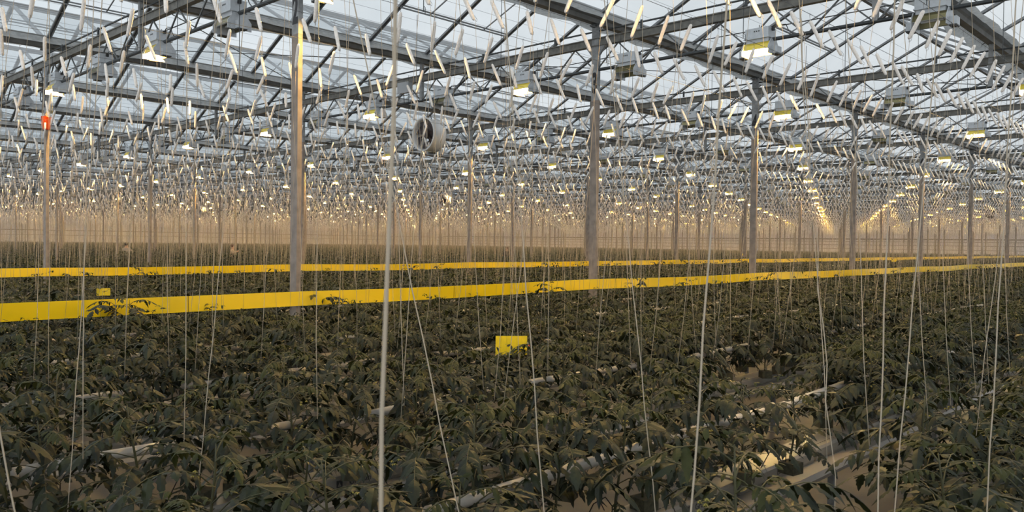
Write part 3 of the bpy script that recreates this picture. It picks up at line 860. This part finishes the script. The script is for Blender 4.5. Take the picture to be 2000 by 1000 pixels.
# grow pipes
pipes = []
ri = 0
def pipe(x, ya, yb, z, lab):
    mb = MB(); n = max(2, int((yb - ya) / 1.2)); pts = [(0.012 * math.sin(i * 1.3 + x), ya + (yb - ya) * i / n, 0.012 * math.sin(i * 2.3 + x * 2)) for i in range(n + 1)]
    mb.tube(pts, 0.0255, 14)
    # little notches: coupling sleeves
    o = link('heating_pipe', mb.mesh('heating_pipe', ['pipe_white'], True)); o.location = (x, 0, z)
    sv = MB(); k = ya + 0.9
    while k < min(yb, ya + 12): sv.tube([(0, k, 0.0), (0, k + 0.03, 0.0)], 0.029, 14); k += 1.9
    link('coupling', sv.mesh('coupling', ['pipe_white'], True), o)
    tag(o, lab, 'pipe', 'white heating pipes among the plants')
for n in range(-1, 13):
    x = -2.31 - 1.6 * n; z = CAM_H - 1.02
    sp = [i * 0.2 for i in range(0, 500) if inview(x, i * 0.2, 0.6)]
    if not sp: continue
    y0 = max(0.1, sp[0] - 0.5)
    if n == 1:
        pipe(x, y0, 2.45, z, 'white heating pipe with its end in view at the lower left of the crop')
        pipe(x, 2.85, 40, z, 'long white heating pipe in the third crop row, running on behind the short one')
    else:
        pipe(x, y0, 40, z, 'long white heating pipe in the %s crop row from the front' % orn(n + 1))

# ------------------------------------------------------------------ tomato plants
HALF = [(0.0, 0.02), (0.10, 0.42), (0.24, 0.80), (0.31, 0.60), (0.47, 0.98), (0.54, 0.70), (0.70, 0.72), (0.76, 0.46), (0.90, 0.26), (1.0, 0.0)]
HALF_M = [(0.0, 0.05), (0.25, 0.75), (0.55, 0.9), (1.0, 0.0)]
def leaflet(mb, base, d, up, L, W, droop, half, mi=0):
    """d: direction, up: normal."""
    d = d.normalized(); side = d.cross(up).normalized(); up = side.cross(d).normalized()
    mid = []; le = []; re = []
    for t, w in half:
        p = base + d * (L * t * (1 - 0.15 * droop * t)) - Vector((0, 0, 1)) * (L * droop * t * t)
        mid.append(p)
        off = W * 0.5 * w
        lowr = up * (-0.28 * off) 
        le.append(p + side * off + lowr - d * 0.02 * L * w); re.append(p - side * off + lowr - d * 0.02 * L * w)
    k = len(half); V = mid + le + re
    F = []
    for i in range(k - 1):
        F.append((i, i + 1, k + i + 1, k + i)); F.append((i + 1, i, 2 * k + i, 2 * k + i + 1))
    mb.add(V, F, mi)
def compound_leaf(mb, sb, base, az, elev, R, rs, half, pairs, mi=0, simple=False):
    dirh = Vector((math.cos(az), math.sin(az), 0)); pts = []
    nseg = 5 if not simple else 2
    p = base.copy(); e = elev
    pts.append(p.copy())
    for i in range(nseg):
        p = p + (dirh * math.cos(e) + Vector((0, 0, 1)) * math.sin(e)) * (R / nseg); pts.append(p.copy())
        e -= (elev + 0.55) / nseg * (0.9 + 0.4 * rs.random())
    def at(t):
        q = t * nseg; i = min(int(q), nseg - 1); return pts[i].lerp(pts[i + 1], q - i), (pts[i + 1] - pts[i]).normalized()
    if sb is not None: sb.tube(pts, [0.0032, 0.0028, 0.0024, 0.002, 0.0016, 0.0012][:len(pts)], 3 if simple else 4, 0, cap=False)
    for j in range(pairs):
        t = 0.26 + 0.64 * j / max(1, pairs - 1) if pairs > 1 else 0.5
        q, dd = at(min(t, 0.97))
        side = dd.cross(Vector((0, 0, 1))).normalized(); upn = side.cross(dd).normalized()
        if upn.z < 0: upn = -upn
        for s in (-1, 1):
            L = R * ((0.225 if pairs > 3 else 0.28) - 0.03 * abs(j - pairs / 2)) * rs.uniform(0.75, 1.25)
            dirl = (side * s * 0.85 + dd * rs.uniform(0.3, 0.8) + Vector((0, 0, rs.uniform(-0.4, 0.25)))).normalized()
            rl = (upn + side * rs.uniform(-0.55, 0.55) + dd * rs.uniform(-0.3, 0.3)).normalized()
            leaflet(mb, q, dirl, rl, L, L * 0.60, rs.uniform(0.0, 1.1), half, mi)
    q, dd = at(1.0)
    upn = dd.cross(Vector((0, 0, 1))).normalized().cross(dd).normalized()
    if upn.z < 0: upn = -upn
    leaflet(mb, q, dd, upn, R * 0.27, R * 0.16, rs.uniform(0.2, 0.6), half, mi)
def plant(var, lod):
    rs = random.Random(100 + var)
    H = rs.uniform(0.46, 0.57) if var < 6 else 0.76
    fo = MB(); st = MB(); fls = []
    lean = Vector((rs.uniform(-0.05, 0.05), rs.uniform(-0.05, 0.05), 0))
    spine = [Vector((0, 0, 0)) + lean * t + Vector((0.012 * math.sin(5 * t + var), 0.012 * math.cos(4 * t + var), H * t)) for t in [i / 8 for i in range(9)]]
    if lod == 0: st.tube(spine, [0.0065, 0.0065, 0.006, 0.0058, 0.0055, 0.005, 0.0042, 0.0034, 0.002], 6)
    elif lod == 1: st.tube([spine[0], spine[4], spine[8]], [0.006, 0.005, 0.002], 3, cap=False)
    half = {0: HALF, 1: HALF_M, 2: [(0, 0.1), (0.45, 0.95), (1, 0)]}[lod]
    nl = {0: 17, 1: 13, 2: 9}[lod]; pairs = {0: 6, 1: 3, 2: 1}[lod]
    az = rs.random() * 6.28
    for i in range(nl):
        t = 0.14 + 0.80 * i / (nl - 1)
        q = t * 8; k = min(int(q), 7); b = spine[k].lerp(spine[k + 1], q - k)
        az += 2.4 + rs.uniform(-0.3, 0.3)
        R = (0.40 - 0.12 * abs(t - 0.5) * 2 if t < 0.8 else 0.22) * rs.uniform(0.85, 1.1)
        if lod == 2: R *= 1.05
        el = 0.30 + 0.45 * t + rs.uniform(-0.15, 0.15)
        compound_leaf(fo, st if lod < 2 else None, b, az, el, R, rs, half, pairs, 1 if t > 0.80 else 0, lod > 0)
    # young tip
    tip = spine[8]
    for i in range({0: 4, 1: 2, 2: 1}[lod]):
        compound_leaf(fo, None, tip, az + i * 1.7, 0.95, 0.11, rs, half, 2 if lod == 0 else 1, 1, True)
    if lod == 0:
        for tt in (0.55, 0.78):
            fl = MB(); fls.append(fl)
            q = tt * 8; k = int(q); b = spine[k].lerp(spine[k + 1], q - k); a = rs.random() * 6.28
            dirf = Vector((math.cos(a), math.sin(a), 0.35)); pp = [b, b + dirf * 0.05, b + dirf * 0.09 + Vector((0, 0, -0.015))]
            fl.tube(pp, 0.0016, 4, 1)
            for j in range(4):
                c = pp[2] + Vector((rs.uniform(-0.02, 0.02), rs.uniform(-0.02, 0.02), rs.uniform(-0.02, 0.015)))
                for w in range(5):
                    aa = 2 * PI * w / 5; t1 = Vector((math.cos(aa), math.sin(aa), -0.6)) * 0.011
                    sd = Vector((-math.sin(aa), math.cos(aa), 0)) * 0.0026
                    fl.add([c, c + t1 * 0.5 + sd, c + t1, c + t1 * 0.5 - sd], [(0, 1, 2, 3)], 0)
                fl.tube([c, c + Vector((0, 0, -0.009))], 0.0022, 4, 0)
    return fo, st, fls
NV = 7
PM = {}; far1 = []; far2 = []
for v in range(NV):
    fo, st, fl = plant(v, 0)
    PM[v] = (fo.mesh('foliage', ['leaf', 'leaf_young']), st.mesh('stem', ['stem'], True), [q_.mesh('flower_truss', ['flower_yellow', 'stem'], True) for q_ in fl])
    fo, st, _ = plant(v, 1); far1.append((pack(fo), pack(st, [2])))
    fo, _, _ = plant(v, 2); far2.append(pack(fo))
bl = MB(); bl.box(-0.05, 0.05, -0.05, 0.05, 0.0, 0.07)
me_block = bl.mesh('rockwool_block', ['rockwool'])
dp = MB(); dp.tube([(0.02, 0.02, 0.07), (0.02, 0.02, 0.12), (0.05, 0.03, 0.16), (0.10, 0.05, 0.13), (0.15, 0.06, 0.02), (0.19, 0.06, -0.05)], 0.0028, 5)
me_drip = dp.mesh('drip_tube', ['black_rubber'])
plants = []
for n in range(-1, 81):
    xr = ROWX(n); j = 0; y = 0.12
    while y < YW - 1.0:
        s = 1 if j % 2 else -1
        x = xr + s * 0.16 + rng.uniform(-0.18, 0.18); yy = y + rng.uniform(-0.03, 0.03)
        if inview(x, yy, 0.7, 1.2):
            skip = (n == 0 and 4.6 < yy < 5.5) or (5.7 < dr(x, yy)[0] < 6.45 and abs(dr(x, yy)[1]) < 0.16) or (1570 < topx(x, yy, 1.15)[0] < 1800 and 870 < topx(x, yy, 1.15)[1] < 1090) or rng.random() < 0.02
            if not skip: plants.append((dr(x, yy)[0], n, x, yy))
        y += 0.19; j += 1
plants.sort()
pv = np.where(rng.random(len(plants)) < 0.06, 6, rng.integers(0, 6, len(plants))); pr_ = rng.uniform(0, 6.283, len(plants)); ps = rng.uniform(0.88, 1.06, len(plants))
ZB = 0.685
proto = {}
pcount = {}
NP = 300
for i, (d, n, x, y) in enumerate(plants[:NP]):
    v = int(pv[i])
    if v not in proto:
        r = empty('tomato_plant'); link('foliage', PM[v][0], r); link('stem', PM[v][1], r, (0, 0, 0.065)); link('foliage', PM[v][0], r) if False else None
        r.children[0].location = (0, 0, 0.065)
        [link('flower_truss', q_, r, (0, 0, 0.065)) for q_ in PM[v][2]]; link('root_block', me_block, r)
        proto[v] = r
    else: r = tree_copy(proto[v])
    r.location = (x, y, ZB); r.rotation_euler = (0, 0, pr_[i]); r.scale = (1, 1, ps[i])
    if i < 70:
        o = link('drip_tube', me_drip, r); o['label'] = 'thin black drip tube'
    q = pcount.get(n, 0); pcount[n] = q + 1
    tag(r, 'leafy green tomato plant in the %s crop row from the front, %s plant in view' % (orn(n + 1), orn(q)), 'plant', 'tomato plants in crop row %d' % (n + 2))
def stackT(idx):
    T = np.zeros((len(idx), 4, 4)); c_, s_ = np.cos(pr_[idx]), np.sin(pr_[idx])
    T[:, 0, 0] = c_; T[:, 0, 1] = -s_; T[:, 1, 0] = s_; T[:, 1, 1] = c_; T[:, 2, 2] = ps[idx]; T[:, 3, 3] = 1
    T[:, 0, 3] = [plants[i][2] for i in idx]; T[:, 1, 3] = [plants[i][3] for i in idx]; T[:, 2, 3] = ZB + 0.065
    return T
mid = [i for i in range(NP, len(plants)) if plants[i][0] < 30]
farp = [i for i in range(NP, len(plants)) if plants[i][0] >= 30]
items = []
for v in range(NV):
    a = np.array([i for i in mid if pv[i] == v]); b = np.array([i for i in farp if pv[i] == v])
    if len(a):
        for (vv, ff, mm) in far1[v]: items.append((vv, ff, mm, stackT(a)))
    if len(b):
        vv, ff, mm = far2[v]; items.append((vv, ff, mm, stackT(b)))
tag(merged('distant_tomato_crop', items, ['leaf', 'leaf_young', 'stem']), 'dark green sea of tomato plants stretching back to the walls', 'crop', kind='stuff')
print('plants', len(plants), len(mid), len(farp))

# ------------------------------------------------------------------ workers far off in the crop
def person(loc, rz, shirt, hair, lab, arms):
    root = empty('person', loc); root.rotation_euler = (0, 0, rz)
    def skinned(name, verts, edges, radii, m, rootv=0):
        me = bpy.data.meshes.new(name); me.from_pydata(verts, edges, []); me.materials.append(MAT[m])
        o = link(name, me, root)
        md = o.modifiers.new('skin', 'SKIN'); md.use_smooth_shade = True
        for i, r in enumerate(radii): me.skin_vertices[0].data[i].radius = (r, r)
        me.skin_vertices[0].data[rootv].use_root = True
        o.modifiers.new('sub', 'SUBSURF').levels = 1; o.modifiers['sub'].render_levels = 1
        return o
    el, er, hl, hr = arms
    V = [(0, 0, 0.95), (0, 0, 1.15), (0, 0, 1.38), (0, 0, 1.50), (0, 0.01, 1.60), (0, 0.02, 1.68),
         (-0.17, 0, 1.40), el, hl, (0.17, 0, 1.40), er, hr,
         (-0.10, 0, 0.88), (-0.11, 0.01, 0.48), (-0.11, 0, 0.08), (-0.11, 0.14, 0.04), (0.10, 0, 0.88), (0.11, 0.01, 0.48), (0.11, 0, 0.08), (0.11, 0.14, 0.04)]
    E = [(0, 1), (1, 2), (2, 3), (3, 4), (4, 5), (2, 6), (6, 7), (7, 8), (2, 9), (9, 10), (10, 11), (0, 12), (12, 13), (13, 14), (14, 15), (0, 16), (16, 17), (17, 18), (18, 19)]
    R = [0.14, 0.12, 0.13, 0.055, 0.085, 0.075, 0.055, 0.042, 0.03, 0.055, 0.042, 0.03, 0.085, 0.06, 0.04, 0.04, 0.085, 0.06, 0.04, 0.04]
    skinned('body', V, E, R, 'skin')
    sh = skinned('shirt', [V[0], V[1], V[2], (0, 0, 1.45), V[6], V[7], tuple(Vector(V[7]).lerp(Vector(V[8]), 0.8)), V[9], V[10], tuple(Vector(V[10]).lerp(Vector(V[11]), 0.8))],
            [(0, 1), (1, 2), (2, 3), (2, 4), (4, 5), (5, 6), (2, 7), (7, 8), (8, 9)], [0.16, 0.14, 0.15, 0.075, 0.07, 0.056, 0.045, 0.07, 0.056, 0.045], shirt)
    skinned('trousers', [V[0], V[12], V[13], V[14], V[16], V[17], V[18]], [(0, 1), (1, 2), (2, 3), (0, 4), (4, 5), (5, 6)], [0.15, 0.10, 0.075, 0.06, 0.10, 0.075, 0.06], 'cloth_dark')
    skinned('hair', [(0, -0.035, 1.57), (0, -0.03, 1.66), (0, 0.01, 1.73)], [(0, 1), (1, 2)], [0.10, 0.125, 0.10], hair)
    tag(root, lab, 'person', 'workers far off in the crop')
p = at_d(247, 478, 44); person((p.x, p.y, 0), YAW, 'cloth_light', 'hair_dark', 'person with dark hair in a light top working deep in the crop at the left', ((-0.27, 0.1, 1.2), (0.27, 0.1, 1.2), (-0.2, 0.3, 1.3), (0.2, 0.3, 1.3)))
p = at_d(454, 482, 42); person((p.x, p.y, 0), YAW - 1.4, 'cloth_tan', 'hair_brown', 'person in beige clothes among the strings left of the big post', ((-0.33, 0.05, 1.32), (0.33, 0.1, 1.25), (-0.25, 0.3, 1.40), (0.3, 0.35, 1.38)))
p = at_d(990, 490, 52); person((p.x, p.y, 0), YAW + 2.6, 'cloth_dark', 'hair_brown', 'person in dark clothes standing in the crop near the centre', ((-0.26, 0.05, 1.15), (0.26, 0.05, 1.15), (-0.2, 0.25, 1.2), (0.2, 0.25, 1.2)))
print('objects', len(bpy.data.objects))
